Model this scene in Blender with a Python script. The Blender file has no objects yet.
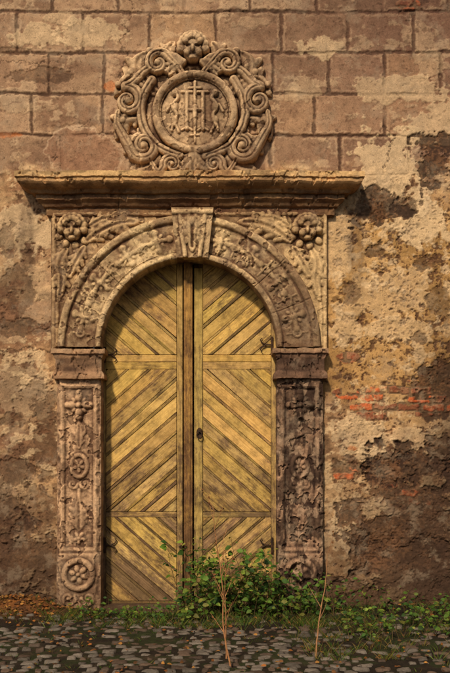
import bpy, bmesh, math, random
import numpy as np
from mathutils import Vector
random.seed(5)
rng=np.random.default_rng(7)
CAMD=10.0; CZ=1.6
def WX(px,y=0.0): return (px-225)/100*(CAMD+y)/CAMD
def WZ(py,y=0.0): return CZ+(450-py)/100*(CAMD+y)/CAMD
# ---------------------------------------------------------------- noise
TAB=rng.random((256,256))
def vn(x,y):
    xi=np.floor(x).astype(int); yi=np.floor(y).astype(int)
    fx=x-xi; fy=y-yi
    fx=fx*fx*fx*(fx*(fx*6-15)+10); fy=fy*fy*fy*(fy*(fy*6-15)+10)
    x0=xi&255; x1=(xi+1)&255; y0=yi&255; y1=(yi+1)&255
    return (TAB[x0,y0]*(1-fx)+TAB[x1,y0]*fx)*(1-fy)+(TAB[x0,y1]*(1-fx)+TAB[x1,y1]*fx)*fy
def fbm(x,y,o=4,seed=0):
    s=0; a=1; t=0
    x=x+seed*17.31; y=y+seed*9.77
    for i in range(o):
        s=s+a*vn(x,y); t+=a; a*=0.55
        x,y=(x*0.8-y*0.6)*2.03+5.1,(x*0.6+y*0.8)*2.03+1.7
    return np.clip((s/t-.5)*1.5+.5,0,1)
def ss(a,b,x):
    t=np.clip((x-a)/(b-a),0,1); return t*t*(3-2*t)
def s2l(c):
    c=np.asarray(c,dtype=float)/255.0
    return np.where(c<=0.04045,c/12.92,((c+0.055)/1.055)**2.4)
# ---------------------------------------------------------------- mesh helpers
def make_mesh(name,co,F,col=None,mat=None,parent=None,smooth=True,sharp=None):
    co=np.asarray(co,dtype=np.float32); F=np.asarray(F,dtype=np.int32)
    k=F.shape[1]
    me=bpy.data.meshes.new(name)
    me.vertices.add(len(co)); me.vertices.foreach_set("co",co.ravel())
    me.loops.add(F.size); me.loops.foreach_set("vertex_index",F.ravel())
    me.polygons.add(len(F)); me.polygons.foreach_set("loop_start",np.arange(0,F.size,k,dtype=np.int32))
    me.update(calc_edges=True)
    me.polygons.foreach_set("use_smooth",np.full(len(F),smooth,dtype=bool))
    if col is not None:
        a=me.color_attributes.new("Col",'FLOAT_COLOR','POINT')
        rgba=np.ones((len(co),4),dtype=np.float32); rgba[:,:3]=col
        a.data.foreach_set("color",rgba.ravel())
    if sharp is not None: me.set_sharp_from_angle(angle=math.radians(sharp))
    ob=bpy.data.objects.new(name,me); bpy.context.collection.objects.link(ob)
    if mat: me.materials.append(mat)
    if parent: ob.parent=parent
    return ob
def grid_mesh(name,X,Y,Z,col=None,keep=None,**kw):
    n,m=X.shape
    idx=np.arange(n*m).reshape(n,m)
    F=np.stack([idx[:-1,:-1],idx[:-1,1:],idx[1:,1:],idx[1:,:-1]],-1).reshape(-1,4)
    if keep is not None:
        k=keep.reshape(-1); F=F[k[F].all(1)]
    co=np.stack([X,Y,Z],-1).reshape(-1,3)
    used=np.unique(F); re=np.full(n*m,-1); re[used]=np.arange(len(used))
    c=None if col is None else col.reshape(-1,3)[used]
    return make_mesh(name,co[used],re[F],c,**kw)
def empty(name,loc=(0,0,0)):
    e=bpy.data.objects.new(name,None); bpy.context.collection.objects.link(e); e.location=loc
    return e
# ---------------------------------------------------------------- materials
def newmat(name):
    m=bpy.data.materials.new(name); m.use_nodes=True
    nt=m.node_tree; b=nt.nodes["Principled BSDF"]; b.inputs["Roughness"].default_value=.9
    b.inputs["Specular IOR Level"].default_value=.2
    return m,nt,b
def N(nt,t,**kw):
    n=nt.nodes.new(t)
    for k,v in kw.items():
        if k in n.inputs: n.inputs[k].default_value=v
        else: setattr(n,k,v)
    return n
def ramp(nt,src,p0,c0,p1,c1):
    r=N(nt,'ShaderNodeValToRGB'); e=r.color_ramp.elements
    def cc(c): return (c,c,c,1) if isinstance(c,(int,float)) else (*c,1)
    e[0].position=p0; e[0].color=cc(c0); e[1].position=p1; e[1].color=cc(c1)
    nt.links.new(src,r.inputs[0]); return r.outputs[0]
def mixc(nt,mode,fac,a,b):
    m=N(nt,'ShaderNodeMix',data_type='RGBA',blend_type=mode)
    for i,v in ((0,fac),(6,a),(7,b)):
        if hasattr(v,'links'): nt.links.new(v,m.inputs[i])
        else: m.inputs[i].default_value=v if i==0 else (*v,1)
    return m.outputs[2]
def noise(nt,vec,scale,detail=6,rough=.6):
    n=N(nt,'ShaderNodeTexNoise'); n.inputs['Scale'].default_value=scale
    n.inputs['Detail'].default_value=detail; n.inputs['Roughness'].default_value=rough
    nt.links.new(vec,n.inputs['Vector']); return n.outputs['Fac']
def masonry(name,bump=.5,dist=.01,lo=.62,hi=1.25,pale=(0.42,0.32,0.22),palef=.25,dark=(.05,.03,.02),darkf=.6,fine=95):
    m,nt,b=newmat(name)
    tc=N(nt,'ShaderNodeTexCoord').outputs['Object']
    at=N(nt,'ShaderNodeVertexColor',layer_name="Col").outputs[0]
    n1=noise(nt,tc,11,6,.7); n2=noise(nt,tc,fine,3,.7); n3=noise(nt,tc,3.5,6,.72); n4=noise(nt,tc,30,4,.75)
    c=mixc(nt,'MULTIPLY',1.0,at,ramp(nt,n1,.3,lo,.7,hi))
    c=mixc(nt,'MULTIPLY',1.0,c,ramp(nt,n2,.3,.76,.7,1.2))
    c=mixc(nt,'MIX',mixc(nt,'MULTIPLY',1.0,ramp(nt,n3,.52,0.0,.60,1.0),(palef,palef,palef)),c,pale)
    pit=ramp(nt,n4,.58,0.0,.66,1.0)
    c=mixc(nt,'MIX',mixc(nt,'MULTIPLY',1.0,pit,(darkf,darkf,darkf)),c,dark)
    nt.links.new(c,b.inputs['Base Color'])
    h=N(nt,'ShaderNodeMath',operation='ADD'); nt.links.new(n2,h.inputs[0])
    h2=N(nt,'ShaderNodeMath',operation='MULTIPLY'); nt.links.new(pit,h2.inputs[0]); h2.inputs[1].default_value=-.8
    nt.links.new(h2.outputs[0],h.inputs[1])
    bp=N(nt,'ShaderNodeBump'); bp.inputs['Strength'].default_value=bump; bp.inputs['Distance'].default_value=dist
    nt.links.new(h.outputs[0],bp.inputs['Height']); nt.links.new(bp.outputs[0],b.inputs['Normal'])
    return m
M_wall=masonry("weathered_plaster",.5,.007,lo=.7,hi=1.25,darkf=.42)
M_stone=masonry("carved_sandstone",.5,.006,lo=.68,hi=1.22,palef=.2,darkf=.45)
M_soil=masonry("soil",.8,.02,lo=.5,hi=1.3,palef=.1,pale=(.12,.09,.06))
M_cob=masonry("cobble_stone",.5,.004,lo=.6,hi=1.3,palef=.15,pale=(.2,.18,.15))
def mat_leaf(name,trans=.3,rough=.55):
    m,nt,b=newmat(name)
    at=N(nt,'ShaderNodeVertexColor',layer_name="Col").outputs[0]
    tc=N(nt,'ShaderNodeTexCoord').outputs['Object']
    c=mixc(nt,'MULTIPLY',1.0,at,ramp(nt,noise(nt,tc,30,2),.3,.7,.7,1.25))
    nt.links.new(c,b.inputs['Base Color']); b.inputs['Roughness'].default_value=rough
    if trans>0:
        t=N(nt,'ShaderNodeBsdfTranslucent'); nt.links.new(c,t.inputs[0])
        mx=N(nt,'ShaderNodeMixShader'); mx.inputs[0].default_value=trans
        out=nt.nodes['Material Output']
        nt.links.new(b.outputs[0],mx.inputs[1]); nt.links.new(t.outputs[0],mx.inputs[2]); nt.links.new(mx.outputs[0],out.inputs[0])
    return m
M_leaf=mat_leaf("green_leaf"); M_dry=mat_leaf("dry_plant",0,.9)
def mat_iron():
    m,nt,b=newmat("rusty_iron")
    tc=N(nt,'ShaderNodeTexCoord').outputs['Object']
    c=ramp(nt,noise(nt,tc,40),.35,(.03,.022,.018),.7,(.10,.05,.025))
    nt.links.new(c,b.inputs['Base Color']); b.inputs['Metallic'].default_value=.4; b.inputs['Roughness'].default_value=.7
    return m
M_iron=mat_iron()
def mat_door():
    m,nt,b=newmat("worn_painted_wood")
    uv=N(nt,'ShaderNodeUVMap').outputs[0]
    tc=N(nt,'ShaderNodeTexCoord').outputs['Object']
    at=N(nt,'ShaderNodeVertexColor',layer_name="Col")
    mp=N(nt,'ShaderNodeMapping'); mp.inputs['Scale'].default_value=(3,70,1); nt.links.new(uv,mp.inputs[0])
    g=noise(nt,mp.outputs[0],1,6,.7)
    mp2=N(nt,'ShaderNodeMapping'); mp2.inputs['Scale'].default_value=(6,22,1); nt.links.new(uv,mp2.inputs[0])
    g2=noise(nt,mp2.outputs[0],1,7,.8)
    sep=N(nt,'ShaderNodeSeparateXYZ'); nt.links.new(tc,sep.inputs[0])
    big=noise(nt,tc,2.8,6,.7)
    def math_(op,a,b_):
        n=N(nt,'ShaderNodeMath',operation=op)
        for i,v in enumerate((a,b_)):
            if hasattr(v,'links'): nt.links.new(v,n.inputs[i])
            else: n.inputs[i].default_value=v
        return n.outputs[0]
    zf=N(nt,'ShaderNodeMapRange'); zf.inputs[1].default_value=0.0; zf.inputs[2].default_value=2.0
    zf.inputs[3].default_value=.16; zf.inputs[4].default_value=0.0; nt.links.new(sep.outputs[2],zf.inputs[0])
    w=math_('ADD',math_('MULTIPLY',g2,.75),math_('MULTIPLY',big,.55))
    w=math_('ADD',w,zf.outputs[0])
    al=math_('SUBTRACT',at.outputs[1],.5)
    w=math_('SUBTRACT',w,math_('MULTIPLY',al,.18))
    wood=ramp(nt,g,.3,(.12,.07,.032),.7,(.32,.20,.095))
    paint=ramp(nt,g,.3,(.44,.27,.075),.62,(.70,.47,.155))
    paint=mixc(nt,'MULTIPLY',1.0,paint,at.outputs[0])
    wood=mixc(nt,'MULTIPLY',1.0,wood,at.outputs[0])
    c=mixc(nt,'MIX',ramp(nt,w,.63,0.0,.78,1.0),paint,wood)
    crack=ramp(nt,g,.27,1.0,.34,0.0)
    c=mixc(nt,'MIX',crack,c,(.06,.035,.018))
    c=mixc(nt,'MULTIPLY',1.0,c,ramp(nt,noise(nt,tc,9,7,.78),.36,.60,.58,1.1))
    nt.links.new(c,b.inputs['Base Color']); b.inputs['Roughness'].default_value=.8
    bp=N(nt,'ShaderNodeBump'); bp.inputs['Strength'].default_value=.6; bp.inputs['Distance'].default_value=.005
    nt.links.new(g,bp.inputs['Height']); nt.links.new(bp.outputs[0],b.inputs['Normal'])
    return m
M_door=mat_door()

# ================================================================ WALL
def axis(lo,a,b,hi,fine,coarse):
    return np.concatenate([np.arange(lo,a,coarse),np.arange(a,b,fine),np.arange(b,hi+coarse,coarse)])
xa=axis(-8,-2.7,2.7,8,.0075,.06); za=axis(-.15,-.14,6.5,8.5,.0075,.06)
X,Z=np.meshgrid(xa,za)
PX=225+X*100; PY=610-Z*100
n1=fbm(PX/130,PY/130,5,1); n2=fbm(PX/45,PY/38,6,2); n3=fbm(PX/14,PY/12,5,3); n4=fbm(PX/4.5,PY/4.5,3,4)
n5=fbm(PX/70,PY/22,6,5); n6=fbm(PX/25,PY/60,5,6); n7=fbm(PX/2.2,PY/2.0,2,7)
warp=n2*.5+n3*.3+n4*.2
def lerp(a,b,m): return a*(1-m[...,None])+b*m[...,None]
def C(*c): return s2l(c)[None,None,:]
def blob(cx,cy,rx,ry,amp=.9,soft=.1,w=None):
    d=np.sqrt(((PX-cx)/rx)**2+((PY-cy)/ry)**2)+((warp if w is None else w)-.5)*2*amp
    return ss(1+soft,1-soft,d)
O=0*PX[...,None]
col=lerp(C(188,148,106)+O,C(148,108,80),ss(.3,.7,n1))
rough=ss(.45,.6,n2*.6+n3*.4)
h=(n2-.5)*.024+(n3-.5)*(.005+.010*rough)+(n4-.5)*(.0015+.006*rough)+(n7-.5)*(.001+.0035*rough)
col=lerp(col,C(208,172,128),ss(.50,.66,n5)*.6)
col=lerp(col,C(116,82,60),ss(.52,.72,n6)*.6)
col=lerp(col,C(96,70,52),ss(.55,.67,n3*.6+n6*.4)*.55)
m=blob(395,300,100,110,.5,.3); col=lerp(col,C(192,148,86),m*.6)
pz=ss(325,350,PX)*.65+.35
low=ss(165,200,PY+(n2-.5)*70)
pit=ss(.645,.70,n4*.45+n3*.35+n7*.2+(pz-.6)*.11)*low
col=lerp(col,C(92,62,44),pit*.85); h=h-pit*.012
pit2=ss(.70,.76,fbm(PX/3.2,PY/2.8,3,15)*.8+n3*.2)*low*pz
col=lerp(col,C(84,56,40),pit2*.8); h=h-pit2*.007
pale=ss(.60,.66,fbm(PX/9,PY/7,5,11)*.6+n2*.4)*low
col=lerp(col,C(220,188,146),pale*.65); h=h+pale*.003
# ashlar region (top)
up=1-low
rowh=41.0; r=(PY-12+(n2-.5)*3)/rowh; ri=np.floor(r).astype(int); rf=(r-ri)*rowh
off=TAB[ri&255,7]*60; bl=54+TAB[ri&255,9]*26
q=(PX+off+(n3-.5)*1.5)/bl; qi=np.floor(q).astype(int); qf=(q-qi)*bl
br=TAB[(ri*7)&255,(qi*13)&255]; br2=TAB[(ri*5+3)&255,(qi*11+8)&255]
side=ss(170,440,PX+(n2-.5)*80)
ac=lerp(C(174,140,110)+O,C(126,92,76),side*.8)
ac=ac*(.82+.34*br[...,None]); ac=lerp(ac,C(184,144,104),ss(.7,.9,br2)*.35)
ac=lerp(ac,C(108,76,60),ss(.5,.66,n1*.45+n5*.55)*.55)
ac=lerp(ac,C(124,90,70),ss(.55,.62,n3*.5+n6*.5)*.4)
lm=ss(.60,.66,n5*.55+n3*.45); ac=lerp(ac,C(210,178,142),lm*.5)
jn=np.minimum(np.minimum(rf,rowh-rf),np.minimum(qf,bl-qf))+(n4-.5)*1.8+(n7-.5)*.6
keepj=.35+.65*ss(.25,.42,n2+.15*n3)
jt=ss(2.1,.7,jn)*keepj
ac=lerp(ac,C(78,54,42),jt*.85)
edge=ss(1.8,2.8,jn)*ss(5.0,3.2,jn)*keepj; ac=lerp(ac,C(208,174,140),edge*.45*ss(.35,.55,n3))
pu=ss(.69,.75,n4*.5+n3*.3+n7*.2)*up
ac=lerp(ac,C(98,70,54),pu*.5)
col=lerp(col,ac,up); h=h*(1-up*.72)-jt*up*.011+up*(br-.5)*.010-pu*.004+up*lm*.003
for (cx,cy,rx,ry,a) in [(33,36,26,12,.8),(92,34,26,16,.75),(60,18,14,6,.5),(322,48,24,9,.95),(400,88,34,12,.8),(296,88,20,14,.45),(118,122,10,16,.5),(432,60,18,16,.4),(250,24,24,8,.3),(20,108,30,8,.3),
    (20,228,28,20,1),(24,385,28,34,.5),(8,490,26,30,.4),(388,172,38,34,1),(352,190,14,20,.8),(415,225,28,22,1),(436,128,20,16,.8),(340,240,13,44,.65),
    (388,290,44,22,.5),(412,330,34,12,.6),(345,330,14,12,.6),(350,430,26,16,.75),(345,530,15,26,1),(410,440,24,12,.6),(372,455,20,10,.8),(40,300,14,26,.4),(10,335,18,10,.5),(385,575,18,8,.5),(370,490,14,7,.6),(425,470,12,6,.6)]:
    m=blob(cx,cy,rx,ry,1.2,.06); col=lerp(col,C(220,190,150),m*a*.72); h=h+m*.006
for (cx,cy,rx,ry,a) in [(436,162,22,20,1),(374,208,24,20,1),(436,386,20,28,1),(404,205,10,8,.8),(8,240,8,14,.6),(405,515,62,50,1),(425,575,58,38,1),(350,600,42,20,.9),
    (26,562,48,32,.95),(46,440,12,40,.6),(34,75,32,7,.6),(84,152,36,22,.35),(412,12,18,10,.7),(410,468,44,22,1),(346,470,18,14,.8),(20,330,36,7,.8),(12,470,22,14,.7),(30,602,44,10,.9),(420,340,12,7,.7),(425,640,60,30,.8),(6,525,16,26,.7),(40,505,12,20,.6),
    (10,52,20,5,.5),(375,250,12,8,.8),(430,262,12,10,.8),(350,290,8,10,.6),(14,420,12,8,.6),(440,450,16,16,.9),(14,290,14,16,.6),(440,300,10,24,.6),(362,555,12,22,.8)]:
    m=blob(cx,cy,rx,ry,1.4,.06); col=lerp(col,lerp(C(56,38,30)+O,C(108,75,52),ss(.40,.70,n3*.5+n7*.5)),m*a*.9); h=h-m*.016*a
m=blob(84,153,38,22,.5,.05); col=lerp(col,C(158,118,92),m*.6); h=h+m*.009
rim=blob(84,153,40,24,.5,.05)-m; col=lerp(col,C(214,182,150),rim*.6)
# bricks: thin broken bands
brh=8.6; r=(PY+1+(n2-.5)*3)/brh; ri=np.floor(r).astype(int); rf=(r-ri)*brh
bw=(22+6*TAB[(ri*5)&255,33]); q=(PX+(ri%2)*13+TAB[(ri*9)&255,3]*8)/bw; qi=np.floor(q).astype(int); qf=(q-qi)*bw
bh=TAB[(ri*3)&255,(qi*17)&255]; bh2=TAB[(ri*13)&255,(qi*7)&255]
jn=np.minimum(np.minimum(rf,brh-rf),np.minimum(qf,bw-qf))+(n4-.5)*2.6+(n7-.5)*1.0
inb=ss(.8,1.8,jn)
zone=np.maximum.reduce([blob(388,398,60,26,1.3,.15)*.58,blob(348,357,13,6,.5,.2),blob(418,409,40,8,.4,.2),blob(350,394,16,6,.6,.2),blob(368,408,24,6,.6,.2),blob(345,475,20,10,.9,.2)*.55,blob(415,500,36,24,1.3,.2)*.5,blob(408,4,14,6,.2,.2)])
vis=ss(.50,.60,zone*(bh*.75+.45)+(warp-.5)*.75)*ss(.25,.4,zone)
bc=lerp(C(206,100,54)+O,C(140,78,54),ss(.3,.8,bh2))*(.55+.75*n4[...,None]); bc=lerp(bc,C(186,142,106),ss(.48,.60,n3*.5+n7*.5)*.5)
bc=lerp(C(120,94,70)+O,bc,inb)
col=lerp(col,bc,vis*.9); h=h*(1-vis*.7)+vis*(-.006+inb*.010+(n7-.5)*.006)
for cx,cy,rx,ry in [(110,86,6,5),(14,135,15,3.4),(48,178,10,2.6),(75,345,4,3),(352,448,6,3)]:
    m=blob(cx,cy,rx,ry,.9,.25); col=lerp(col,C(190,110,56),m*.6)
def crack(pts,w=1.1):
    global col,h
    d=np.full(PX.shape,1e9)
    wx=PX+(n3-.5)*12+(n7-.5)*2; wy=PY+(n4-.5)*7
    for (x0,y0),(x1,y1) in zip(pts[:-1],pts[1:]):
        t=np.clip(((wx-x0)*(x1-x0)+(wy-y0)*(y1-y0))/((x1-x0)**2+(y1-y0)**2),0,1)
        d=np.minimum(d,np.hypot(wx-x0-t*(x1-x0),wy-y0-t*(y1-y0)))
    m=ss(w,w*.3,d)*ss(.3,.45,n2+.2*n3); col=lerp(col,C(50,34,26),m*.75); h=h-m*.007
crack([(132,0),(128,22),(118,40),(124,62),(118,90)],.9); crack([(0,352),(30,348),(52,352)]); crack([(40,400),(20,440),(28,480),(4,520)],.8)
crack([(90,120),(60,135),(50,160)],.8); crack([(440,200),(400,240),(392,280)],.8); crack([(380,110),(392,140),(382,170)],.7)
crack([(0,588),(24,582),(56,578)],1.6); crack([(0,60),(40,64),(60,58)],.9)
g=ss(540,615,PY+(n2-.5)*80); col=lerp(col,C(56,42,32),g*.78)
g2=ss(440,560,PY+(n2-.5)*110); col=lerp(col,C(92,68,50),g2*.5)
g3=ss(385,460,PX+(n2-.5)*60)*ss(260,440,PY+(n1-.5)*80); col=lerp(col,C(58,41,32),g3*.66)  # dark brown plaster losses plus shade painted into the right edge
g4=ss(120,-20,PY+(n1-.5)*80)*ss(150,420,PX); col=lerp(col,C(84,58,48),g4*.55)  # vignette darkening painted into the upper right wall colour
g5=ss(45,-30,PX+(n2-.5)*60)*(.4+.6*ss(250,500,PY)); col=lerp(col,C(78,56,43),g5*.6)  # left edge darkened in the wall colour as a painted vignette, stronger low down
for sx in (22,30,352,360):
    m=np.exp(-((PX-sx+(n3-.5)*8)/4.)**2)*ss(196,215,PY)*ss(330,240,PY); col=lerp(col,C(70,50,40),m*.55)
R=np.hypot(PX-189,PY-347)
inside=((np.abs(PX-189)<95)&(PY>347))|(R<95)
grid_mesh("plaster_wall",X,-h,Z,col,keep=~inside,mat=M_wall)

# ================================================================ RELIEF ENGINE
class Relief:
    def __init__(s,u0,u1,v0,v1,res,base=0.):
        s.u=np.linspace(u0,u1,int(abs(u1-u0)/res)+1); s.v=np.linspace(v0,v1,int(abs(v1-v0)/res)+1)
        s.U,s.V=np.meshgrid(s.u,s.v); s.H=np.full(s.U.shape,float(base))
    def win(s,a,b,c,d):
        i=np.nonzero((s.v>=c)&(s.v<=d))[0]; j=np.nonzero((s.u>=a)&(s.u<=b))[0]
        if len(i)==0 or len(j)==0: return None
        return (slice(i[0],i[-1]+1),slice(j[0],j[-1]+1))
    def dome(s,cx,cy,rx,ry,h,base=0.,rot=0.,p=.5,add=False):
        m=max(rx,ry); w=s.win(cx-m,cx+m,cy-m,cy+m)
        if w is None: return
        x=s.U[w]-cx; y=s.V[w]-cy; c,sn=math.cos(rot),math.sin(rot)
        a=(x*c+y*sn)/rx; b=(-x*sn+y*c)/ry; q=1-a*a-b*b
        val=np.where(q>0,base+h*np.clip(q,0,1)**p,-99)
        if add: s.H[w]+=np.where(q>0,h*np.clip(q,0,1)**p,0)
        else: s.H[w]=np.maximum(s.H[w],val)
    def tube(s,pts,r,base=0.,k=1.,r1=None):
        n=len(pts)-1
        rs=list(r) if hasattr(r,'__len__') else [r+( (r1-r)*i/n if r1 is not None else 0) for i in range(n+1)]
        for i in range(n):
            (x0,y0),(x1,y1)=pts[i],pts[i+1]; m=max(rs[i],rs[i+1])
            w=s.win(min(x0,x1)-m,max(x0,x1)+m,min(y0,y1)-m,max(y0,y1)+m)
            if w is None: continue
            L=(x1-x0)**2+(y1-y0)**2+1e-9
            t=np.clip(((s.U[w]-x0)*(x1-x0)+(s.V[w]-y0)*(y1-y0))/L,0,1)
            d=np.hypot(s.U[w]-x0-t*(x1-x0),s.V[w]-y0-t*(y1-y0)); rr=rs[i]+(rs[i+1]-rs[i])*t
            q=1-(d/np.maximum(rr,.01))**2
            s.H[w]=np.maximum(s.H[w],np.where(q>0,base+k*rr*np.sqrt(np.clip(q,0,1)),-99))
    def groove(s,pts,wd,dep):
        xs=[p[0] for p in pts]; ys=[p[1] for p in pts]; m=wd*3
        w=s.win(min(xs)-m,max(xs)+m,min(ys)-m,max(ys)+m)
        if w is None: return
        d=np.full(s.U[w].shape,1e9)
        for (x0,y0),(x1,y1) in zip(pts[:-1],pts[1:]):
            L=(x1-x0)**2+(y1-y0)**2+1e-9
            t=np.clip(((s.U[w]-x0)*(x1-x0)+(s.V[w]-y0)*(y1-y0))/L,0,1)
            d=np.minimum(d,np.hypot(s.U[w]-x0-t*(x1-x0),s.V[w]-y0-t*(y1-y0)))
        s.H[w]-=dep*np.exp(-(d/wd)**2)
    def leaf(s,pts,w,base,k=.8,lobes=5):
        P=smooth_path(pts,14); n=len(P)-1
        s.tube(P,[max(.8,w*math.sin(math.pi*(.12+.85*i/n))**.8*.62) for i in range(n+1)],base,k)
        for j in range(lobes):
            i=int(n*(.15+.7*j/lobes)); x,y=P[i]; dx=P[min(i+1,n)][0]-x; dy=P[min(i+1,n)][1]-y; L=math.hypot(dx,dy)+1e-6; dx/=L; dy/=L
            ww=w*math.sin(math.pi*(.2+.7*i/n))
            for sg in (-1,1):
                ex=x+dx*ww*.55-dy*sg*ww*.85; ey=y+dy*ww*.55+dx*sg*ww*.85
                s.tube([(x,y),((x+ex)/2,(y+ey)/2),(ex,ey)],[ww*.35,ww*.42,ww*.25],base,k*1.1)
        s.groove(P[:-2],w*.12+.4,w*.22)
    def rosette(s,cx,cy,r,base,pet=6,h=3.):
        for i in range(pet):
            a=2*math.pi*i/pet+.3
            s.dome(cx+math.cos(a)*r*.58,cy+math.sin(a)*r*.58,r*.44,r*.30,h,base,rot=a)
        s.dome(cx,cy,r*.28,r*.28,h*1.3,base)
    def ring(s,cx,cy,r,tr,base,k=1.,ry=None,a0=0,a1=2*math.pi):
        ry=ry or r
        s.tube([(cx+r*math.cos(a),cy+ry*math.sin(a)) for a in np.linspace(a0,a1,40)],tr,base,k)
    def scroll(s,cx,cy,r0,a0,turns,tr,base,k=1.,lead=None,line=False):
        n=int(22*abs(turns))+6
        P=[(cx+(r0*(1-t)+r0*.18*t)*math.cos(a0+turns*2*math.pi*t),cy+(r0*(1-t)+r0*.18*t)*math.sin(a0+turns*2*math.pi*t)) for t in np.linspace(0,1,n)]
        rs=[tr*(1-.45*i/(n-1)) for i in range(n)]
        if lead:
            Ld=smooth_path(list(lead)+[P[0]],16)[:-1]; rs=[tr*(.5+.5*i/len(Ld)) for i in range(len(Ld))]+rs; P=Ld+P
        s.tube(P,rs,base,k); s.dome(cx,cy,r0*.32,r0*.32,tr*1.1,base)
        if line: s.groove(P[:-4],.8,1.6)
    def head(s,cx,cy,r,b):
        # small carved face with curled hair
        s.dome(cx,cy,r*.82,r,r*.75,b)
        for i in range(10):
            a=math.pi*(.95+1.1*i/9); s.dome(cx+r*.95*math.cos(a),cy-r*.1+r*.98*math.sin(a),r*.34,r*.34,r*.36,b+r*.25)
        for i in range(6):
            a=math.pi*(1.12+.76*i/5); s.dome(cx+r*.6*math.cos(a),cy-r*.25+r*.62*math.sin(a),r*.27,r*.27,r*.28,b+r*.55)
        for sg in (-1,1):
            s.dome(cx+sg*r*.36,cy+r*.32,r*.34,r*.30,r*.2,b+r*.55,p=.8)
            s.dome(cx+sg*r*.34,cy-r*.10,r*.22,r*.14,-r*.22,0,add=True)
        s.dome(cx,cy+r*.12,r*.15,r*.30,r*.26,b+r*.70); s.dome(cx,cy+r*.75,r*.28,r*.2,r*.2,b+r*.5,p=.8)
        s.groove([(cx-r*.2,cy+r*.52),(cx+r*.2,cy+r*.52)],.5,r*.10)
    def build(s,name,mapf,light,dark,mat,parent,keep=None,cav=1.2,amp=1.0,skirt=None,colf=None,seed=0,wear=0,chips=.5):
        H=s.H
        if wear:
            B=H.copy()
            for _ in range(8): B[1:-1,1:-1]=(B[1:-1,1:-1]+B[:-2,1:-1]+B[2:,1:-1]+B[1:-1,:-2]+B[1:-1,2:])/5
            wm=np.clip(ss(.4,.7,fbm(s.U/16,s.V/16,4,60+seed))*wear+.25*wear,0,1); H=H*(1-wm)+B*wm
        H=H+amp*((fbm(s.U/14,s.V/14,3,20+seed)-.5)*1.4+(fbm(s.U/3.,s.V/3.,2,21+seed)-.5)*.7)
        ch=ss(.66,.74,fbm(s.U/9,s.V/9,4,25+seed)); H=H-ch*1.6*chips
        B=H.copy()
        for _ in range(14):
            B[1:-1,1:-1]=(B[1:-1,1:-1]+B[:-2,1:-1]+B[2:,1:-1]+B[1:-1,:-2]+B[1:-1,2:])/5
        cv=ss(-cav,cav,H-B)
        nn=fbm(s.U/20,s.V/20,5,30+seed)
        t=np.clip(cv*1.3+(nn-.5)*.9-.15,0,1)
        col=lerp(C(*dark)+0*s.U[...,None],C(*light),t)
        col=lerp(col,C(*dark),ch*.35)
        if colf is not None: col=colf(s.U,s.V,col,nn)
        U,V=s.U,s.V
        if skirt is not None:
            l,r_,b_,tp=skirt
            def padc(A,left): return np.concatenate([A[:,:1],A],1) if left else np.concatenate([A,A[:,-1:]],1)
            def padr(A,bot): return np.concatenate([A[:1],A],0) if bot else np.concatenate([A,A[-1:]],0)
            K=keep
            for val,left in ((l,True),(r_,False)):
                if val is None: continue
                U,V,H,col=[padc(A,left) for A in (U,V,H,col)]
                if K is not None: K=padc(K,left)
                H=H.copy(); H[:,0 if left else -1]=val
            for val,bot in ((b_,True),(tp,False)):
                if val is None: continue
                U,V,H,col=[padr(A,bot) for A in (U,V,H,col)]
                if K is not None: K=padr(K,bot)
                H=H.copy(); H[0 if bot else -1,:]=val
            keep=K
        Xw,Yw,Zw=mapf(U,V,H)
        return grid_mesh(name,Xw,Yw,Zw,col,keep=keep,mat=mat,parent=parent,sharp=62)
def smooth_path(pts,n=16):
    P=[pts[0]]+list(pts)+[pts[-1]]; out=[]
    segs=len(pts)-1
    for k in range(n+1):
        t=k/n*segs; i=min(int(t),segs-1); f=t-i
        p0,p1,p2,p3=P[i],P[i+1],P[i+2],P[i+3]
        out.append(tuple(.5*((2*p1[c])+(-p0[c]+p2[c])*f+(2*p0[c]-5*p1[c]+4*p2[c]-p3[c])*f*f+(-p0[c]+3*p1[c]-3*p2[c]+p3[c])*f**3) for c in (0,1)))
    return out
def flatmap(U,V,H,ref=0.):
    y=-H/100
    return WX(U,-ref/100),y,WZ(V,-ref/100)

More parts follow.
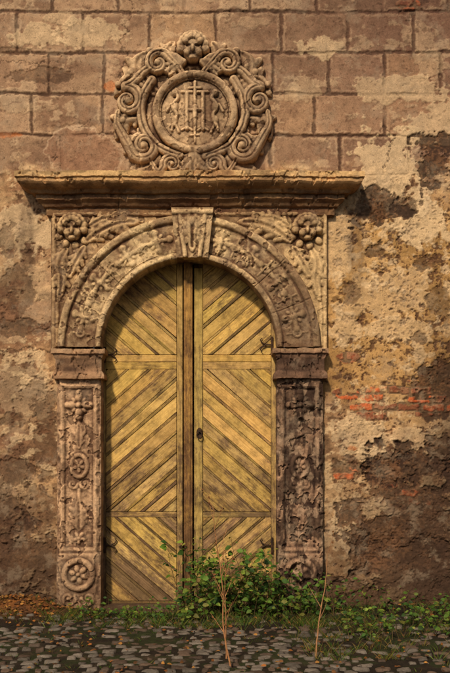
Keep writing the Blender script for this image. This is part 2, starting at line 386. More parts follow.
# ================================================================ COAT OF ARMS
crest=Relief(102,286,178,26,.5,-6)
cx0=193
def mir(p): return [(2*cx0-x+random.uniform(-.8,.8),y+random.uniform(-.8,.8)) for x,y in p]
crest.dome(193,112,58,55,5,0,p=.25)
crest.dome(193,155,48,22,5,0,p=.25)
crest.dome(193,76,44,24,4,0,p=.3)
for sd in (0,1):
    def P(pts): return mir(pts) if sd else pts
    def S(cx,cy,r0,a0,turns,tr,base,k=1.,lead=None):
        if sd: crest.scroll(2*cx0-cx,cy,r0,math.pi-a0,-turns,tr,base,k,lead=[(2*cx0-x,y) for x,y in lead] if lead else None,line=True)
        else: crest.scroll(cx,cy,r0,a0,turns,tr,base,k,lead=lead,line=True)
    for pts,w,lb in [(((156,92),(140,80),(127,80),(114,94)),14,2),(((146,116),(130,116),(119,124),(116,138)),12,2),
                  (((152,84),(138,72),(138,60),(147,50)),13,2),(((158,152),(148,164),(130,168)),12,2),(((172,64),(168,50),(174,40)),10,2),
                  (((150,132),(136,140),(124,152)),12,2)]:
        crest.leaf(P(pts),w,3.5,.8,lb)
    S(128,101,14,-1.7,1.25,5.6,8,1.1,lead=[(174,74),(160,68),(146,70),(134,82)])
    S(144,146,14,2.4,-1.25,5.6,8,1.1,lead=[(118,112),(117,124),(123,136)])
    S(158,64,12,-.6,-1.2,5.0,10,1.1,lead=[(186,78),(178,68)])
    S(172,164,9,2.8,1.2,4.2,8,1.0,lead=[(150,160),(158,172)])
    crest.tube(P(smooth_path([(152,80),(143,96),(141,114),(146,132),(160,148),(180,156)],20)),4.4,8,1.0)
    crest.groove(P(smooth_path([(152,80),(143,96),(141,114),(146,132),(160,148),(180,156)],20)),.9,1.8)
    for i in range(5):
        a=math.radians(150+i*17-8)
        L=22-i*1.5
        crest.tube(P([(184,62),(184+L*.5*math.cos(a),62-L*.5*math.sin(a)+2),(184+L*math.cos(a),64-L*math.sin(a)+3)]),[2.6,3.6,1.8],10,1.)
    for (bx,by,br_) in [(131,72,4),(122,120,4),(160,147,4),(118,84,3.5),(150,50,4)]:
        x=2*cx0-bx if sd else bx; crest.dome(x,by,br_,br_,br_,7)
crest.dome(195,113,43,42,4,8,p=.15)
crest.ring(195,113,39,3.8,11,1.1,ry=38)
w=((crest.U-195)/34)**2+((crest.V-113)/33)**2<1
q=np.clip(1-((crest.U-195)/34)**2-((crest.V-113)/33)**2,0,1)
crest.H=np.where(w,8.5+2.4*np.sqrt(q),crest.H)
def st(p,r=1.9,r1=None): crest.tube(p,r,9.8,1.9,r1)
st([(187,94),(187,130)],2.2); st([(203,94),(203,130)],2.2); st([(187,111),(203,111)],2.0)
for x in (187,203):
    st([(x-5,93),(x+5,93)],1.7); st([(x-5,131),(x,128),(x+5,131)],1.5)
st([(195,83),(195,104)],1.8); st([(189,89),(201,89)],1.6)
crest.tube([(195,108),(195,143)],[2.8,.9],11,1.3); st([(191,136),(199,136)],1.1)
for sg in (-1,1):
    c=195
    st(smooth_path([(c+sg*20,94),(c+sg*17,99),(c+sg*22,107),(c+sg*18,116),(c+sg*21,126)],20),2.1)
    crest.dome(c+sg*20,94,3.4,4,5,10); crest.dome(c+sg*20,108,3.6,6,4.4,10); crest.dome(c+sg*20,121,3.4,5,3.4,10)
    st([(c+sg*24,105),(c+sg*28,112)],1.5); st([(c+sg*19,126),(c+sg*16,133)],1.5); st([(c+sg*22,125),(c+sg*23,131)],1.5)
crest.head(193,50,13,9)
crest.leaf([(193,150),(193,161),(193,172)],12,8,.9,3)
crest.dome(193,158,9,7,6,8); crest.dome(182,168,8,6,5,5); crest.dome(204,168,8,6,5,5)
crest.tube([(154,176),(232,176)],4,4,1.2)
crest.H=np.where(crest.H<-1,-6,crest.H)
def crestcol(U,V,c,nn):
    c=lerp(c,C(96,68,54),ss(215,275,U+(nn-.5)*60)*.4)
    c=lerp(c,C(112,82,62),ss(.55,.68,fbm(U/14,V/18,4,78))*.45)
    return c
em=empty("coat_of_arms",(0,0,0))
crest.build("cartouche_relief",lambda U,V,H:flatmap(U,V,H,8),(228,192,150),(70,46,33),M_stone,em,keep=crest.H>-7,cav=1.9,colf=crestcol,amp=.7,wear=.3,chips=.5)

# ================================================================ PORTAL
portal=empty("stone_portal")
AX,AY=189,347; RI,RO=88,131
RR=109.
ar=Relief(0,math.pi*RR,RI,RO,.6,12)
V=ar.V
ar.H+=2.2*np.sqrt(np.clip(1-((V-91)/3)**2,0,1)); ar.H-=1.8*np.exp(-((V-95)/.9)**2)
ar.H+=2.8*np.sqrt(np.clip(1-((V-127.5)/3.8)**2,0,1)); ar.H-=1.8*np.exp(-((V-122.8)/.8)**2)
ar.H-=np.where((V>96)&(V<122),1.2,0)
tot=math.pi*RR
for c in (.09,.20,.31,.405,.595,.69,.80,.91):
    u=c*tot; b=10.6; v0=109
    ar.tube([(u-13,v0),(u+13,v0)],2.6,b,1.1); ar.tube([(u,v0-9),(u,v0+9)],2.6,b,1.1)
    for a in (0,math.pi/2,math.pi,1.5*math.pi):
        rx,ry=(13,9)
        ar.dome(u+rx*math.cos(a),v0+ry*math.sin(a),4.2,3.8,3.2,b)
    for a in range(4):
        a=a*math.pi/2+math.pi/4; ar.dome(u+7*math.cos(a),v0+6*math.sin(a),3,2,2.2,b,rot=a)
    ar.dome(u,v0,4.5,4.5,3.8,b)
for c in (.145,.255,.36,.64,.745,.855,.04,.96):
    u=c*tot; ar.ring(u,109,3.6,1.5,10.6,1.2); ar.tube([(u,99),(u,119)],1.2,10.6,1.2)
for c in (.12,.235,.345,.655,.765,.88):
    ar.groove([(c*tot,86),(c*tot,133)],.5,1.2)
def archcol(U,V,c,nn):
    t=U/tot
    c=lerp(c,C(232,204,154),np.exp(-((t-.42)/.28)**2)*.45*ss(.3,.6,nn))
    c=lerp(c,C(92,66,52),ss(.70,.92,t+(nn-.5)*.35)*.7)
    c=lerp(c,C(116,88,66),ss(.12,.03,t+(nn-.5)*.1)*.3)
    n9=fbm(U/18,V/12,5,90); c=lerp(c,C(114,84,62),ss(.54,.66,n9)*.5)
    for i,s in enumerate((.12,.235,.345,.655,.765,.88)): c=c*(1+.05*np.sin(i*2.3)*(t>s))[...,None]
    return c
def archmap(U,V,H):
    th=U/RR; px=AX-V*np.cos(th); py=AY-V*np.sin(th); return flatmap(px,py,H,8)
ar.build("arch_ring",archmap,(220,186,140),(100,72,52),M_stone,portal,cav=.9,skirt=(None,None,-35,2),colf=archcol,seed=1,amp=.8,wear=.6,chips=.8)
# spandrels
sp=Relief(51,327,352,209,.55,5)
sp.tube([(54,352),(54,214),(325,214),(325,352)],2.2,5,1.)
for sx in (0,1):
    def q(p): return [((378-x) if sx else x,y) for x,y in p]
    cx=73 if not sx else 307
    for a_ in range(9):   # feathered collar around the head
        a=math.pi*2*a_/9; sp.dome(cx+15*math.cos(a),232+14*math.sin(a),4.6,3.6,3.4,5.5,rot=a)
    sp.head(cx,230,12,6.5)
    sp.leaf(q([(88,240),(104,230),(122,223),(140,222)]),12,5.5,.8,4); sp.leaf(q([(66,250),(60,264),(62,282),(58,302)]),10,5.5,.8,4)
    sp.leaf(q([(84,248),(76,262),(68,278)]),9,6,.8,3); sp.leaf(q([(90,226),(104,219),(118,218)]),8,6,.8,3)
    sp.tube(q([(57,304),(57,345)]),2,5.5,1.)
keepS=(np.hypot(sp.U-AX,sp.V-AY)>112)
def spcol(U,V,c,nn):
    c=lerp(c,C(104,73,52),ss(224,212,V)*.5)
    c=lerp(c,C(112,82,60),ss(.54,.66,fbm(U/15,V/15,4,91))*.45)
    return lerp(c,C(228,196,144),ss(225,300,U)*ss(.4,.6,nn)*.4)
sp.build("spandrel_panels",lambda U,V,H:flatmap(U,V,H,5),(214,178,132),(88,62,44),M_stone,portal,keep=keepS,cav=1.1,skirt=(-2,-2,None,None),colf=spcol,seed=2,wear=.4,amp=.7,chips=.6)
# keystone
ks=Relief(-21,21,258,209,.6,18)
ks.H+= (258-ks.V)*.06
for x in (-13,13): ks.tube([(x,212),(x*.9,235),(x*.75,256)],3.2,18.5,1.)
ks.leaf([(0,214),(0,230),(0,252)],14,19,.6,4); ks.tube([(-20,213),(20,213)],3,20,1.); ks.dome(0,222,6,6,5,19)
ks.scroll(-10,222,5,0,1.2,1.8,20); ks.scroll(10,222,5,math.pi,-1.2,1.8,20)
def ksmap(U,V,H):
    w=np.interp(V,[209,258],[1.0,.74]); return flatmap(192.5+U*w,V,H,14)
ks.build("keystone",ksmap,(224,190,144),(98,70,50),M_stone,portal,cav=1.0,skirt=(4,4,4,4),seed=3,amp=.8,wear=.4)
# pilasters
def pil(name,L,Rr,inner,light,dark,seed,colf,wear,chips):
    p=Relief(L,Rr,622,376,.55,10)
    c=(L+Rr)/2; U,V=p.U,p.V
    d=np.minimum(np.minimum(U-L-7,Rr-7-U),np.minimum(V-388,548-V))
    p.H-=2.2*ss(0,1.6,d)
    p.H+=1.2*np.exp(-((d+2)/1.4)**2)
    p.H+=2.5*ss(552,554,V)
    b=7.8
    for a in range(4):
        t=a*math.pi/2
        p.dome(c+7*math.cos(t),405+7.5*math.sin(t),5,4.2,5,b,rot=t)
        p.dome(c+11*math.cos(t),405+12*math.sin(t),3.6,3.6,4.6,b)
        t+=math.pi/4; p.dome(c+7*math.cos(t),405+7*math.sin(t),3.2,2,3.4,b,rot=t)
    p.dome(c,405,3.6,3.6,6.2,b)
    p.tube([(c,420),(c,448)],1.6,b,1.0); p.leaf([(c,446),(c,436),(c,424)],7,b,.6,2)
    p.ring(c,466,8,2.4,b,1.2,ry=11); p.rosette(c,466,7,b,5,2.6)
    p.scroll(c-6,484,5,0,1.2,1.8,b,1.); p.scroll(c+6,484,5,math.pi,-1.2,1.8,b,1.)
    p.tube([(c,490),(c,508)],1.8,b,1.1); p.leaf([(c,528),(c,516),(c,500)],10,b,.65,3); p.rosette(c,538,7,b,5,2.6)
    b2=12.0
    p.ring(c,574,14,3.4,b2,1.3); p.rosette(c,574,10,b2,6,4)
    p.scroll(c-10,598,7,0,1.3,2.4,b2,1.2); p.scroll(c+10,598,7,math.pi,-1.3,2.4,b2,1.2)
    # broken arrises
    ed=np.minimum(U-L,Rr-U); p.H-=ss(3.2,0,ed+ (fbm(U/8,V/10,4,70+seed)-.5)*7)*2.2
    sk=(-3,-35,None,None) if inner=='R' else (-35,-3,None,None)
    p.build(name,lambda U,V,H:flatmap(U,V,H,8),light,dark,M_stone,portal,cav=1.0,skirt=sk,seed=seed,colf=colf,amp=.9,wear=wear,chips=chips)
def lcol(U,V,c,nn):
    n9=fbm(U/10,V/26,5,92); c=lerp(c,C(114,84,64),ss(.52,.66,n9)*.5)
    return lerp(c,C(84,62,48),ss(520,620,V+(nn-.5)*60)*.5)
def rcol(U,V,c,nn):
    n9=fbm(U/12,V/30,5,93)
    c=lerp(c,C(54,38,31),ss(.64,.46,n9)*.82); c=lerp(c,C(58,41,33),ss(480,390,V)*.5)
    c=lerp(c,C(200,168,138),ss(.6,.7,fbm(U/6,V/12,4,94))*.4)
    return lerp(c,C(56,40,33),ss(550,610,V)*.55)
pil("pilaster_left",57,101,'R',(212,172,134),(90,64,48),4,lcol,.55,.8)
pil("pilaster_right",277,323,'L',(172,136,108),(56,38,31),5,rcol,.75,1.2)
# swept mouldings with returns
def sweep(name,L,Rr,base,prof,light,dark,parent,seed,nseg=260,back=3.,ero=.5,ref=None,inback=None,colf=None):
    pr=[]
    for (a,b),(c,d) in zip(prof[:-1],prof[1:]):
        k=max(1,int(math.hypot(c-a,d-b)/1.0))
        for i in range(k): pr.append((a+(c-a)*i/k,b+(d-b)*i/k))
    pr.append(prof[-1]); pr=np.array(pr)[::-1]
    d=pr[:,0][:,None]; py=pr[:,1][:,None]
    s=np.linspace(0,1,nseg)[None,:]
    rp=ref if ref is not None else base
    ns=12
    f=np.linspace(0,1,ns)[None,:]
    bl=back if inback is None else inback[0]; brr=back if inback is None else inback[1]
    def yy(fr,bk): return -( -bk+(base+d+bk)*fr )/100
    XL=(L-d)*np.ones((1,ns)); YL=yy(f,bl)
    XF=(L-d)+(Rr-L+2*d)*s; YF=-(base+d)/100*np.ones_like(s)
    XR=(Rr+d)*np.ones((1,ns)); YR=yy(f[:,::-1],brr)
    Xp=np.concatenate([XL,XF,XR],1); Y=np.concatenate([YL,YF,YR],1); PYY=py*np.ones_like(Xp)
    e1=fbm(Xp/9+seed,PYY/12,3,40+seed)-.5; e2=fbm(Xp/2.6,PYY/3.5,2,41+seed)-.5
    chip=ss(.64,.76,fbm(Xp/9,PYY/14+seed*3,4,42+seed))
    sag=(fbm(Xp/70,PYY*0,3,48+seed)-.5)
    Y=Y+(e1*1.0+e2*.6+chip*2.2)*ero/100
    PYY=PYY+(e2*.5+e1*.9+sag*2.6)*ero
    Xw=WX(Xp,-rp/100); Zw=WZ(PYY,-rp/100)
    nn=fbm(Xp/24,PYY/8,5,43+seed)
    dn=(d-d.min())/(d.max()-d.min()+1e-6)*np.ones_like(Xp)
    col=lerp(C(*dark)+0*Xp[...,None],C(*light),np.clip(dn*.7+(nn-.5)*1.0+.15,0,1))
    if colf is not None: col=colf(Xp,PYY,col,nn)
    return grid_mesh(name,Xw,Y,Zw,col,mat=M_stone,parent=parent,sharp=38)
cprof=[(-6,172),(30,174.5),(30,180),(28,181),(28,184),(26,186),(22,188.5),(18,190),(16,193),(12,193.5),(12,198),(8,201),(6,204),(3,205),(3,212),(0,213),(-3,214)]
def ccol(U,V,c,nn):
    c=lerp(c,C(230,192,136),ss(183,177,V)*.55*ss(.3,.5,nn))
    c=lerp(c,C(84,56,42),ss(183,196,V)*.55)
    return lerp(c,C(70,50,38),ss(.56,.68,fbm(U/22,V/7,5,95))*.5)
sweep("cornice",47,333,4,cprof,(206,162,112),(106,72,52),portal,1,nseg=620,ref=20,colf=ccol,ero=.85)
imp=[(-3,349),(5,349.5),(5,354),(3,355),(2,358),(1,360),(1,371),(3,373),(4,376),(4,379),(-3,380)]
def icol(U,V,c,nn): return lerp(lerp(c,C(60,43,35),ss(357,360,V)*ss(376,366,V)*.45),C(206,168,128),ss(354,350,V)*.4)
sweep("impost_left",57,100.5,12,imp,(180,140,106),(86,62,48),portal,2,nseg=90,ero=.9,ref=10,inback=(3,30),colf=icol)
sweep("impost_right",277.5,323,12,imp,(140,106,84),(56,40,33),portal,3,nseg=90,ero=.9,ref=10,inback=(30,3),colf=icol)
def box(name,x0,x1,y0,y1,z0,z1,mat,parent,bev=.01,col=None):
    bm=bmesh.new(); bmesh.ops.create_cube(bm,size=1)
    for v in bm.verts: v.co=Vector(((x0+x1)/2+v.co.x*(x1-x0),(y0+y1)/2+v.co.y*(y1-y0),(z0+z1)/2+v.co.z*(z1-z0)))
    bmesh.ops.bevel(bm,geom=bm.edges[:],offset=bev,segments=2,affect='EDGES')
    me=bpy.data.meshes.new(name); bm.to_mesh(me); bm.free()
    a=me.color_attributes.new("Col",'FLOAT_COLOR','POINT')
    cc=s2l(col or (120,92,70)); a.data.foreach_set("color",np.tile([*cc,1.],len(me.vertices)).astype(np.float32))
    me.materials.append(mat); ob=bpy.data.objects.new(name,me); bpy.context.collection.objects.link(ob)
    if parent: ob.parent=parent
    return ob
box("threshold",WX(96),WX(282),-.13,.33,-.1,.045,M_stone,portal,.012,(84,64,48))

# ================================================================ DOOR
door=empty("wooden_double_door")
DY=.15
def clip(poly,x0,x1,y0,y1):
    def cl(P,f,g):
        out=[]
        for i in range(len(P)):
            a,b=P[i-1],P[i]; fa,fb=f(a),f(b)
            if (fa>=0)!=(fb>=0):
                t=fa/(fa-fb); out.append((a[0]+(b[0]-a[0])*t,a[1]+(b[1]-a[1])*t))
            if fb>=0: out.append(b)
        return out
    for f in (lambda p:p[0]-x0,lambda p:x1-p[0],lambda p:p[1]-y0,lambda p:y1-p[1]):
        poly=cl(poly,f,None)
        if len(poly)<3: return []
    return poly
class Boards:
    def __init__(s): s.v=[];s.f=[];s.uv=[];s.c=[]
    def add(s,poly,y,th,dirv,tone,bev=.0022):
        A=sum(poly[i-1][0]*poly[i][1]-poly[i][0]*poly[i-1][1] for i in range(len(poly)))/2
        if abs(A)<2e-4: return
        if A<0: poly=poly[::-1]
        bm=bmesh.new()
        fr=[bm.verts.new((x,y-th,z)) for x,z in poly]; bk=[bm.verts.new((x,y,z)) for x,z in poly]
        bm.faces.new(fr); bm.faces.new(bk[::-1])
        n=len(poly)
        for i in range(n): bm.faces.new((fr[i],bk[i],bk[(i+1)%n],fr[(i+1)%n]))
        try: bmesh.ops.bevel(bm,geom=bm.edges[:],offset=bev,segments=1,affect='EDGES')
        except Exception: pass
        bmesh.ops.recalc_face_normals(bm,faces=bm.faces[:])
        o=len(s.v); bm.verts.index_update(); ru=random.uniform(0,40); rv=random.uniform(0,40)
        jit=random.uniform(-.003,.003); tl=random.uniform(-.02,.02)
        for v in bm.verts:
            s.v.append((v.co.x,v.co.y+jit+(v.co.z-poly[0][1])*tl*.3,v.co.z))
        for f in bm.faces:
            s.f.append([o+v.index for v in f.verts])
            for v in f.verts:
                a=v.co.x*dirv[0]+v.co.z*dirv[1]; b=-v.co.x*dirv[1]+v.co.z*dirv[0]+v.co.y
                s.uv.append((a+ru,b+rv)); s.c.append(tone)
        bm.free()
    def build(s,name,parent):
        me=bpy.data.meshes.new(name); me.from_pydata(s.v,[],s.f)
        u=me.uv_layers.new(name="UVMap"); u.data.foreach_set("uv",np.array(s.uv,dtype=np.float32).ravel())
        a=me.color_attributes.new("Col",'FLOAT_COLOR','CORNER')
        a.data.foreach_set("color",np.array(s.c,dtype=np.float32).ravel())
        me.materials.append(M_door); ob=bpy.data.objects.new(name,me); bpy.context.collection.objects.link(ob); ob.parent=parent
        return ob
def tone(lo=.65,hi=1.15,al=None):
    t=random.uniform(lo,hi); return (t*random.uniform(.97,1.05),t*random.uniform(.93,1.02),t*random.uniform(.8,1.1),random.uniform(.25,1.) if al is None else al)
def rect(x0,x1,p0,p1): return [(WX(x0,DY),WZ(p1,DY)),(WX(x1,DY),WZ(p1,DY)),(WX(x1,DY),WZ(p0,DY)),(WX(x0,DY),WZ(p0,DY))]
def leafdoor(name,a,b,flip):
    B=Boards()
    st1,st2=(a,a+12),(b-6,b)
    if flip: st1,st2=(a,a+9),(b-13,b)
    B.add(rect(a,b,248,606),DY+.04,.02,(0,1),(.35,.3,.25,0))
    B.add(rect(st1[0],st1[1]-.4,248,606),DY+.02,.034,(0,1),tone(.75,.9,.5))
    B.add(rect(st2[0]+.4,st2[1],248,606),DY+.02,.034,(0,1),tone(.75,.9,.5))
    px0,px1=st1[1],st2[0]
    rails=[(355,369),(512,517),(601,606)]
    for r0,r1 in rails:
        mid=r0+(r1-r0)*.5
        if r1-r0>12:
            B.add(rect(px0,px1,r0,mid-.2),DY+.02,.026,(1,0),tone(.85,1.,.7)); B.add(rect(px0,px1,mid+.2,r1),DY+.02,.027,(1,0),tone(.8,.95,.5))
        else: B.add(rect(px0,px1,r0,r1),DY+.02,.026,(1,0),tone(.7,.9,.4))
    panels=[(248,354.7,-1),(369.3,511.7,1),(517.3,600.7,-1)]
    for p0,p1,sg in panels:
        s=sg*(-1 if flip else 1)
        ang=math.radians(41)*s
        X0,X1=WX(px0,DY),WX(px1,DY); Z0,Z1=WZ(p1,DY),WZ(p0,DY)
        cx,cz=(X0+X1)/2,(Z0+Z1)/2
        o=-2.0
        while o<2.0:
            an=ang+random.uniform(-.010,.010)
            dx,dz=math.cos(an),math.sin(an); nx,nz=-dz,dx
            wA=random.uniform(.082,.122); wB=random.uniform(.018,.028)
            for (w0,w1,y,th) in ((.001,wA,DY+.02,.022),(wA+.001,wA+wB,DY+.02,.031)):
                q=[(cx+dx*t+nx*(o+w),cz+dz*t+nz*(o+w)) for t,w in ((-3,w0),(3,w0),(3,w1),(-3,w1))]
                q=clip(q,X0+.001,X1-.001,Z0+.001,Z1-.001)
                if len(q)>=3:
                    t=tone(.74,1.14)
                    if th>.03: t=tuple(k*.74 for k in t[:3])+(random.uniform(0,.6),)
                    B.add(q,y,th,(dx,dz),t,.0018)
            o+=wA+wB+.002
    return B.build(name,door)
leafdoor("leaf_left",94,182.5,False)
leafdoor("leaf_right",194,284,True)
B=Boards()
B.add(rect(184,192.6,248,607),DY-.0,.045,(0,1),(.62,.50,.44,.2)); B.add(rect(186,190.5,248,607),DY-.042,.012,(0,1),(.7,.58,.5,.2))
B.add(rect(180,197,250,607),DY+.06,.01,(0,1),(.1,.1,.1,0))
B.build("centre_astragal",door)
def cyl(name,x,z,y,r,dep,par,seg=20,mat=M_iron,rx=1.,rz=1.):
    bm=bmesh.new(); bmesh.ops.create_cone(bm,cap_ends=True,segments=seg,radius1=r,radius2=r*.85,depth=dep)
    for v in bm.verts:
        a,b,c=v.co; v.co=Vector((x+a*rx,y-c,z+b*rz))
    bmesh.ops.recalc_face_normals(bm,faces=bm.faces[:])
    me=bpy.data.meshes.new(name); bm.to_mesh(me); bm.free(); me.materials.append(mat)
    ob=bpy.data.objects.new(name,me); bpy.context.collection.objects.link(ob); ob.parent=par; return ob
def tubemesh(name,paths,mat,parent=None,col=(90,70,50),seg=6):
    V_=[];F_=[];Cc=[]
    for P_,rs in paths:
        P_=[Vector(p) for p in P_]; n=len(P_); o=len(V_)
        cc=s2l(col)*random.uniform(.7,1.25)
        for i,p in enumerate(P_):
            t=(P_[min(i+1,n-1)]-P_[max(i-1,0)]).normalized()
            a=t.cross(Vector((.31,.9,.17))).normalized(); b=t.cross(a)
            r_=rs[0]+(rs[1]-rs[0])*i/(n-1)
            for k in range(seg):
                an=2*math.pi*k/seg; q=p+(a*math.cos(an)+b*math.sin(an))*r_; V_.append(tuple(q)); Cc.append(cc)
        for i in range(n-1):
            for k in range(seg): F_.append((o+i*seg+k,o+i*seg+(k+1)%seg,o+(i+1)*seg+(k+1)%seg,o+(i+1)*seg+k))
    return make_mesh(name,V_,F_,np.array(Cc),mat=mat,parent=parent)
lx,lz=WX(199.5,DY),WZ(433,DY)
cyl("lock_plate",lx,lz,DY-.018,.032,.012,door,rz=1.7)
cyl("lock_boss",lx,lz+.028,DY-.032,.018,.03,door)
ringp=[(lx+.026*math.cos(a),DY-.048,lz+.0-.02+.034*math.sin(a)) for a in np.linspace(0,2*math.pi,20)]
tubemesh("ring_handle",[(ringp,(.006,.006))],M_iron,door,(50,40,34))
for i,(hx,hy,sg) in enumerate([(105,355,1),(272,345,-1),(105,545,1),(272,545,-1)]):
    x,z=WX(hx,DY),WZ(hy,DY)
    P1=[(x,DY-.026,z),(x+sg*.06,DY-.026,z+.0),(x+sg*.10,DY-.026,z+.02),(x+sg*.12,DY-.026,z+.05),(x+sg*.10,DY-.026,z+.07)]
    P2=[(x,DY-.026,z),(x+sg*.06,DY-.026,z),(x+sg*.10,DY-.026,z-.02),(x+sg*.12,DY-.026,z-.05),(x+sg*.10,DY-.026,z-.07)]
    P3=[(x,DY-.03,z-.08),(x,DY-.03,z+.08)]
    tubemesh(f"hinge_{i+1}",[(P1,(.009,.005)),(P2,(.009,.005)),(P3,(.012,.012))],M_iron,door,(50,40,34))

# ================================================================ GROUND
gx=np.concatenate([[-150,-60,-25,-12],np.arange(-6,6,.03),[6,12,25,60,150]]); gy=np.concatenate([[-150,-60,-25,-12,-7],np.arange(-5,.06,.03),[.6,6,30,150]])
GX,GY=np.meshgrid(gx,gy)
def gheight(x,y):
    n=fbm(x*2.2,y*2.2,5,50)-.5; e=ss(-.55,-.05,y)
    mound=np.exp(-(((x+2.05)/.45)**2+((y+.12)/.22)**2))*.13
    mr=np.exp(-(((x-1.8)/.9)**2+((y+.2)/.3)**2))*.05
    near=ss(-6,-4.5,y)
    return (n*.05+e*.02+mound+mr)*near-.012+ (fbm(x*11,y*11,3,51)-.5)*.02*near
GZ=gheight(GX,GY)
gn=fbm(GX*3,GY*3,5,52); gn2=fbm(GX*9,GY*9,4,53)
gc=lerp(C(44,36,28)+0*GX[...,None],C(66,54,40),ss(.3,.7,gn))
gc=lerp(gc,C(46,58,26),ss(.46,.60,gn*.5+gn2*.5)*.75)
gc=lerp(gc,C(158,98,50),np.exp(-(((GX+2.05)/.4)**2+((GY+.15)/.25)**2))*.8)
grid_mesh("ground",GX,GY,GZ,gc,mat=M_soil)
# worn paving setts
tu=np.linspace(-1,1,9); T0,TVr=np.meshgrid(tu,tu)
TU=T0*np.sqrt(1-TVr**2*.12); TVv=TVr*np.sqrt(1-T0**2*.12)
TH=(1-np.abs(T0)**7)*(1-np.abs(TVr)**7); TH=np.clip(TH,0,1)**.5
cs=[];cf=[];cc=[]
idx=np.arange(81).reshape(9,9)
QF=np.stack([idx[:-1,:-1],idx[:-1,1:],idx[1:,1:],idx[1:,:-1]],-1).reshape(-1,4)
o=0; yrow=-.36
def gcov(x,y): return float(fbm(np.array([x*1.3]),np.array([y*1.6]),4,60)[0])
while yrow>-4.4:
    rd=random.uniform(.08,.13); x=-4.5+random.uniform(0,.1)
    while x<4.5:
        wd=random.uniform(.07,.17); cx_=x+wd/2; cy_=yrow-rd/2+random.uniform(-.01,.01)+.03*math.sin(cx_*1.7)
        cov=gcov(cx_,cy_)
        keepc = cov<.62 or random.random()<.45
        if cy_>-.75 and random.random()<.35: keepc=False
        if cx_>1.0 and random.random()<.4: keepc=False
        if keepc:
            an=random.uniform(-.15,.15)
            lx_=TU*(wd/2-.003)*random.uniform(.93,1.); ly_=TVv*(rd/2-.003)*random.uniform(.93,1.)
            ly_=ly_*(1+lx_/wd*random.uniform(-.4,.4)); lx_=lx_*(1+ly_/rd*random.uniform(-.4,.4))
            lump=(fbm(TU*1.2+cx_*9,TVv*1.2+cy_*9,3,61)-.5)
            zz=-.043+float(gheight(np.array([cx_]),np.array([cy_]))[0])*.8+TH*.050+lump*.012*TH+random.uniform(-.005,.005)+lx_*random.uniform(-.08,.08)+ly_*random.uniform(-.08,.10)
            xx=cx_+lx_*math.cos(an)-ly_*math.sin(an)+lump*.010; yy_=cy_+lx_*math.sin(an)+ly_*math.cos(an)
            cs.append(np.stack([xx,yy_,zz],-1).reshape(-1,3)); cf.append(QF+o); o+=81
            base=s2l((116,106,96)) if random.random()<.7 else s2l((98,80,67))
            base=base*random.uniform(.55,1.2)
            cc.append(np.tile(base,(81,1))*(0.25+.75*TH.reshape(-1,1)))
        x+=wd+.008
    yrow-=rd+.009
make_mesh("cobblestone_paving",np.concatenate(cs),np.concatenate(cf),np.concatenate(cc),mat=M_cob)

# ================================================================ PLANTS
class Leaves:
    def __init__(s): s.v=[];s.f=[];s.c=[]
    def leaf(s,p,d,size,col,wide=.55,curl=.25):
        d=Vector(d).normalized(); up=Vector((random.uniform(-.5,.5),random.uniform(-.9,.0),random.uniform(.1,1))).normalized()
        sd=d.cross(up)
        if sd.length<.05: sd=Vector((1,0,0))
        sd.normalize(); nrm=sd.cross(d).normalized()
        p=Vector(p); o=len(s.v)
        prof=[(0,.0),(.22,.75),(.5,1.),(.78,.6),(1,0)]
        for t,w in prof:
            c_=p+d*size*t-nrm*size*curl*t*t
            for k in (-1,0,1):
                s.v.append(tuple(c_+sd*size*wide*.5*w*k+nrm*size*.10*abs(k)*w)); s.c.append(col)
        for i in range(4):
            a=o+i*3
            s.f.append((a,a+1,a+4,a+3)); s.f.append((a+1,a+2,a+5,a+4))
    def blade(s,p,d,L,w,col,bend):
        p=Vector(p); d=Vector(d).normalized(); sd=d.cross(Vector((random.uniform(-1,1),random.uniform(-1,1),.1))).normalized(); o=len(s.v)
        for i in range(5):
            t=i/4; c_=p+d*L*t+Vector(bend)*L*t*t; ww=w*(1-t)**.7
            s.v.append(tuple(c_-sd*ww)); s.v.append(tuple(c_+sd*ww)); s.c.append(col); s.c.append(col)
        for i in range(4):
            a=o+i*2; s.f.append((a,a+1,a+3,a+2))
    def build(s,name,mat,parent=None):
        if s.v: return make_mesh(name,s.v,s.f,np.array(s.c),mat=mat,parent=parent)
def green(l=1.):
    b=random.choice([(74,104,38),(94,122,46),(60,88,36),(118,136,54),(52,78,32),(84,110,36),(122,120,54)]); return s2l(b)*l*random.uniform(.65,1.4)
def G(x,y): return float(gheight(np.array([x]),np.array([y]))[0])
def shrub(name,bases,leafsize,stemcol=(84,70,44),dens=2):
    e=empty(name); Lv=Leaves(); paths=[]
    for (x,y,L,lean) in bases:
        p=Vector((x,y,G(x,y)-.01)); d=Vector((lean+random.uniform(-.3,.3),random.uniform(-.45,.15),1)).normalized()
        P_=[p.copy()]; n=max(4,int(L/.045))
        for i in range(n):
            d=(d+Vector((random.uniform(-.2,.2),random.uniform(-.2,.2),random.uniform(-.12,.05)-.03*i/n))).normalized()
            p=p+d*L/n; p.y=min(p.y,-.14) if not (-1.2<p.x<.5) else min(p.y,.04)
            P_.append(p.copy())
            for k in range(dens if i>0 else 0):
                if random.random()<.8:
                    a=random.uniform(0,6.28); ld=Vector((math.cos(a),math.sin(a)*.8-.2,random.uniform(-.4,.4)))
                    pp=p+ld.normalized()*random.uniform(.005,.05)
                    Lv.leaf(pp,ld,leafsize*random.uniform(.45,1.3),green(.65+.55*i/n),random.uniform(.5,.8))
        paths.append((P_,(.004,.0015)))
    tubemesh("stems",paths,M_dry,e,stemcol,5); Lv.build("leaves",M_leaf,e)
    return e
bs=[]
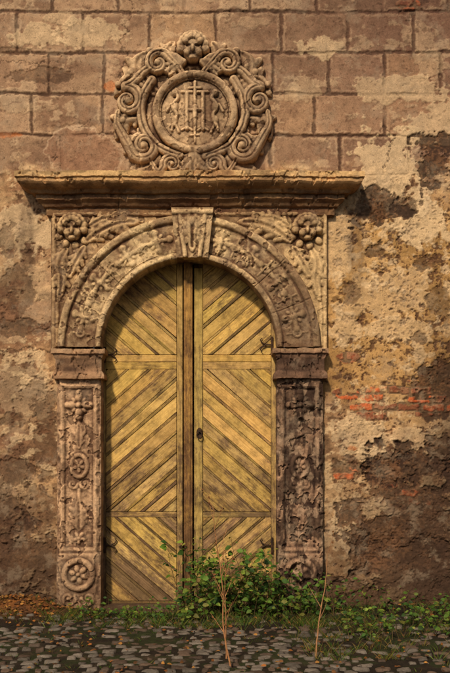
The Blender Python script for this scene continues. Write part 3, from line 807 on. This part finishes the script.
for i in range(54):
    px=random.gauss(252,22); bs.append((WX(px),random.uniform(-.45,-.1),max(.12,random.uniform(.3,1.0)*(1.-abs(px-252)/80)),random.uniform(-.3,.3)))
for i in range(14): bs.append((WX(random.uniform(188,226)),random.uniform(-.3,-.1),random.uniform(.4,.85),random.uniform(-.4,.1)))
for i in range(44): bs.append((WX(random.uniform(180,315)),random.uniform(-.7,-.2),random.uniform(.12,.3),random.uniform(-.4,.4)))
shrub("green_shrub",bs,.060,dens=2)
bs=[(WX(random.uniform(84,185)),random.uniform(-.7,-.2),random.uniform(.06,.22),random.uniform(-.4,.4)) for i in range(60)]
shrub("weeds",bs,.042)
bs=[(WX(random.uniform(325,475)),random.uniform(-1.6,-.15),random.uniform(.08,.34),random.uniform(-.4,.4)) for i in range(115)]
bs+=[(WX(random.uniform(288,340)),random.uniform(-.5,-.15),random.uniform(.10,.45),random.uniform(-.3,.3)) for i in range(26)]
shrub("weeds",bs,.045)
Gr=Leaves()
def tuft(x,y,n,L,dry=.1):
    z=G(x,y)-.01
    for i in range(n):
        a=random.uniform(0,6.28); r_=random.uniform(0,.04)
        col=s2l((150,122,66))*random.uniform(.5,.9) if random.random()<dry else green(.85)
        Gr.blade((x+r_*math.cos(a),y+r_*math.sin(a),z),(math.cos(a)*.5,math.sin(a)*.5,1),L*random.uniform(.4,1.15),.0028,col,(math.cos(a)*random.uniform(.1,.5),math.sin(a)*random.uniform(.1,.5),-random.uniform(.0,.25)))
for i in range(240):
    tuft(random.gauss(-.05,.75),random.uniform(-1.0,-.2),14,.11,.2)
for i in range(200):
    tuft(random.uniform(.6,2.8),random.uniform(-2.4,-.15),12,.12,.35)
for i in range(60):
    tuft(random.uniform(-2.8,-1.2),random.uniform(-.6,-.1),10,.08,.4)
for i in range(420):
    x=random.uniform(-3.5,3.5); y=random.uniform(-3.5,-.5)
    if gcov(x,y)>.5 or random.random()<.2: tuft(x,y,9,.05,.2)
Gr.build("grass",M_leaf)
Fl=Leaves()
for i in range(1200):
    if random.random()<.45: x=random.gauss(-2.1,.35); y=-abs(random.gauss(.12,.18))-.02
    else: x=random.uniform(-3.5,3.5); y=random.uniform(-3.2,-.05)
    c_=s2l(random.choice([(150,92,44),(120,80,46),(96,66,42),(170,120,60)]))*random.uniform(.5,1.)
    a=random.uniform(0,6.28)
    Fl.leaf((x,y,G(x,y)+random.uniform(.004,.03)),(math.cos(a),math.sin(a),random.uniform(-.1,.25)),random.uniform(.02,.045),c_,.6,.2)
Fl.build("fallen_leaves",M_dry)
def stalk(name,x,y,Ht,leanx,br_,col):
    e=empty(name); paths=[]; p=Vector((x,y,G(x,y)-.02)); P_=[p.copy()]; n=26; d=Vector((leanx,0,1)); Lv=Leaves()
    for i in range(n):
        d=(d+Vector((random.uniform(-.10,.10),random.uniform(-.06,.06),0))+Vector(((leanx-d.x)*.25,0,0))); p=p+d.normalized()*Ht/n; P_.append(p.copy())
        if i>4 and random.random()<br_:
            s_=random.choice((-1,1)); q=p.copy(); Q=[q.copy()]; dd=Vector((s_*random.uniform(.3,.8),random.uniform(-.3,.3),1))
            for k in range(7):
                dd+=Vector((random.uniform(-.15,.15),0,.08)); q=q+dd.normalized()*random.uniform(.018,.04); Q.append(q.copy())
                if random.random()<.3: Lv.leaf(q,(random.uniform(-1,1),random.uniform(-1,1),random.uniform(-1,.3)),.022,s2l((120,78,44))*random.uniform(.6,1),.6,.4)
            paths.append((Q,(.0028,.001)))
    paths.append((P_,(.0075,.0022)))
    tubemesh("stems",paths,M_dry,e,col,6); Lv.build("dead_leaves",M_dry,e); return e
yb=-2.55
stalk("dry_stalk",WX(231,yb),yb,1.22,-.08,.5,(176,124,82))
stalk("dry_stalk",WX(316,-2.3),-2.3,.82,.07,.12,(160,116,80))
stalk("dry_stalk",WX(226,yb),yb+.3,.75,.05,.3,(150,106,70))

# ================================================================ CAMERA, LIGHT, SKY
cam=bpy.data.cameras.new("camera"); co=bpy.data.objects.new("camera",cam); bpy.context.collection.objects.link(co)
co.location=(0,-CAMD,CZ); co.rotation_euler=(math.radians(90),0,0)
cam.sensor_fit='VERTICAL'; cam.sensor_height=36; cam.lens=36*CAMD/6.73; cam.shift_y=(2.735-CZ)/6.73; cam.clip_end=500
bpy.context.scene.camera=co
w=bpy.data.worlds.new("World"); bpy.context.scene.world=w; w.use_nodes=True
nt=w.node_tree; bg=nt.nodes['Background']
sky=nt.nodes.new('ShaderNodeTexSky'); sky.sky_type='NISHITA'; sky.sun_disc=False
el=math.radians(37); az=math.radians(180+19)
sky.sun_elevation=el; sky.sun_rotation=az; sky.dust_density=4
hs=nt.nodes.new('ShaderNodeHueSaturation'); hs.inputs['Saturation'].default_value=.35
nt.links.new(sky.outputs[0],hs.inputs['Color']); nt.links.new(hs.outputs[0],bg.inputs[0]); bg.inputs[1].default_value=.05
sl=bpy.data.lights.new("sun",'SUN'); sl.energy=3.2; sl.angle=math.radians(4); sl.color=(1,.83,.60)
so=bpy.data.objects.new("sun",sl); bpy.context.collection.objects.link(so)
sd=Vector((math.sin(az)*math.cos(el),math.cos(az)*math.cos(el),math.sin(el)))
so.rotation_euler=(-sd).to_track_quat('-Z','Y').to_euler()
bpy.context.scene.view_settings.view_transform='Standard'; bpy.context.scene.view_settings.look='None'
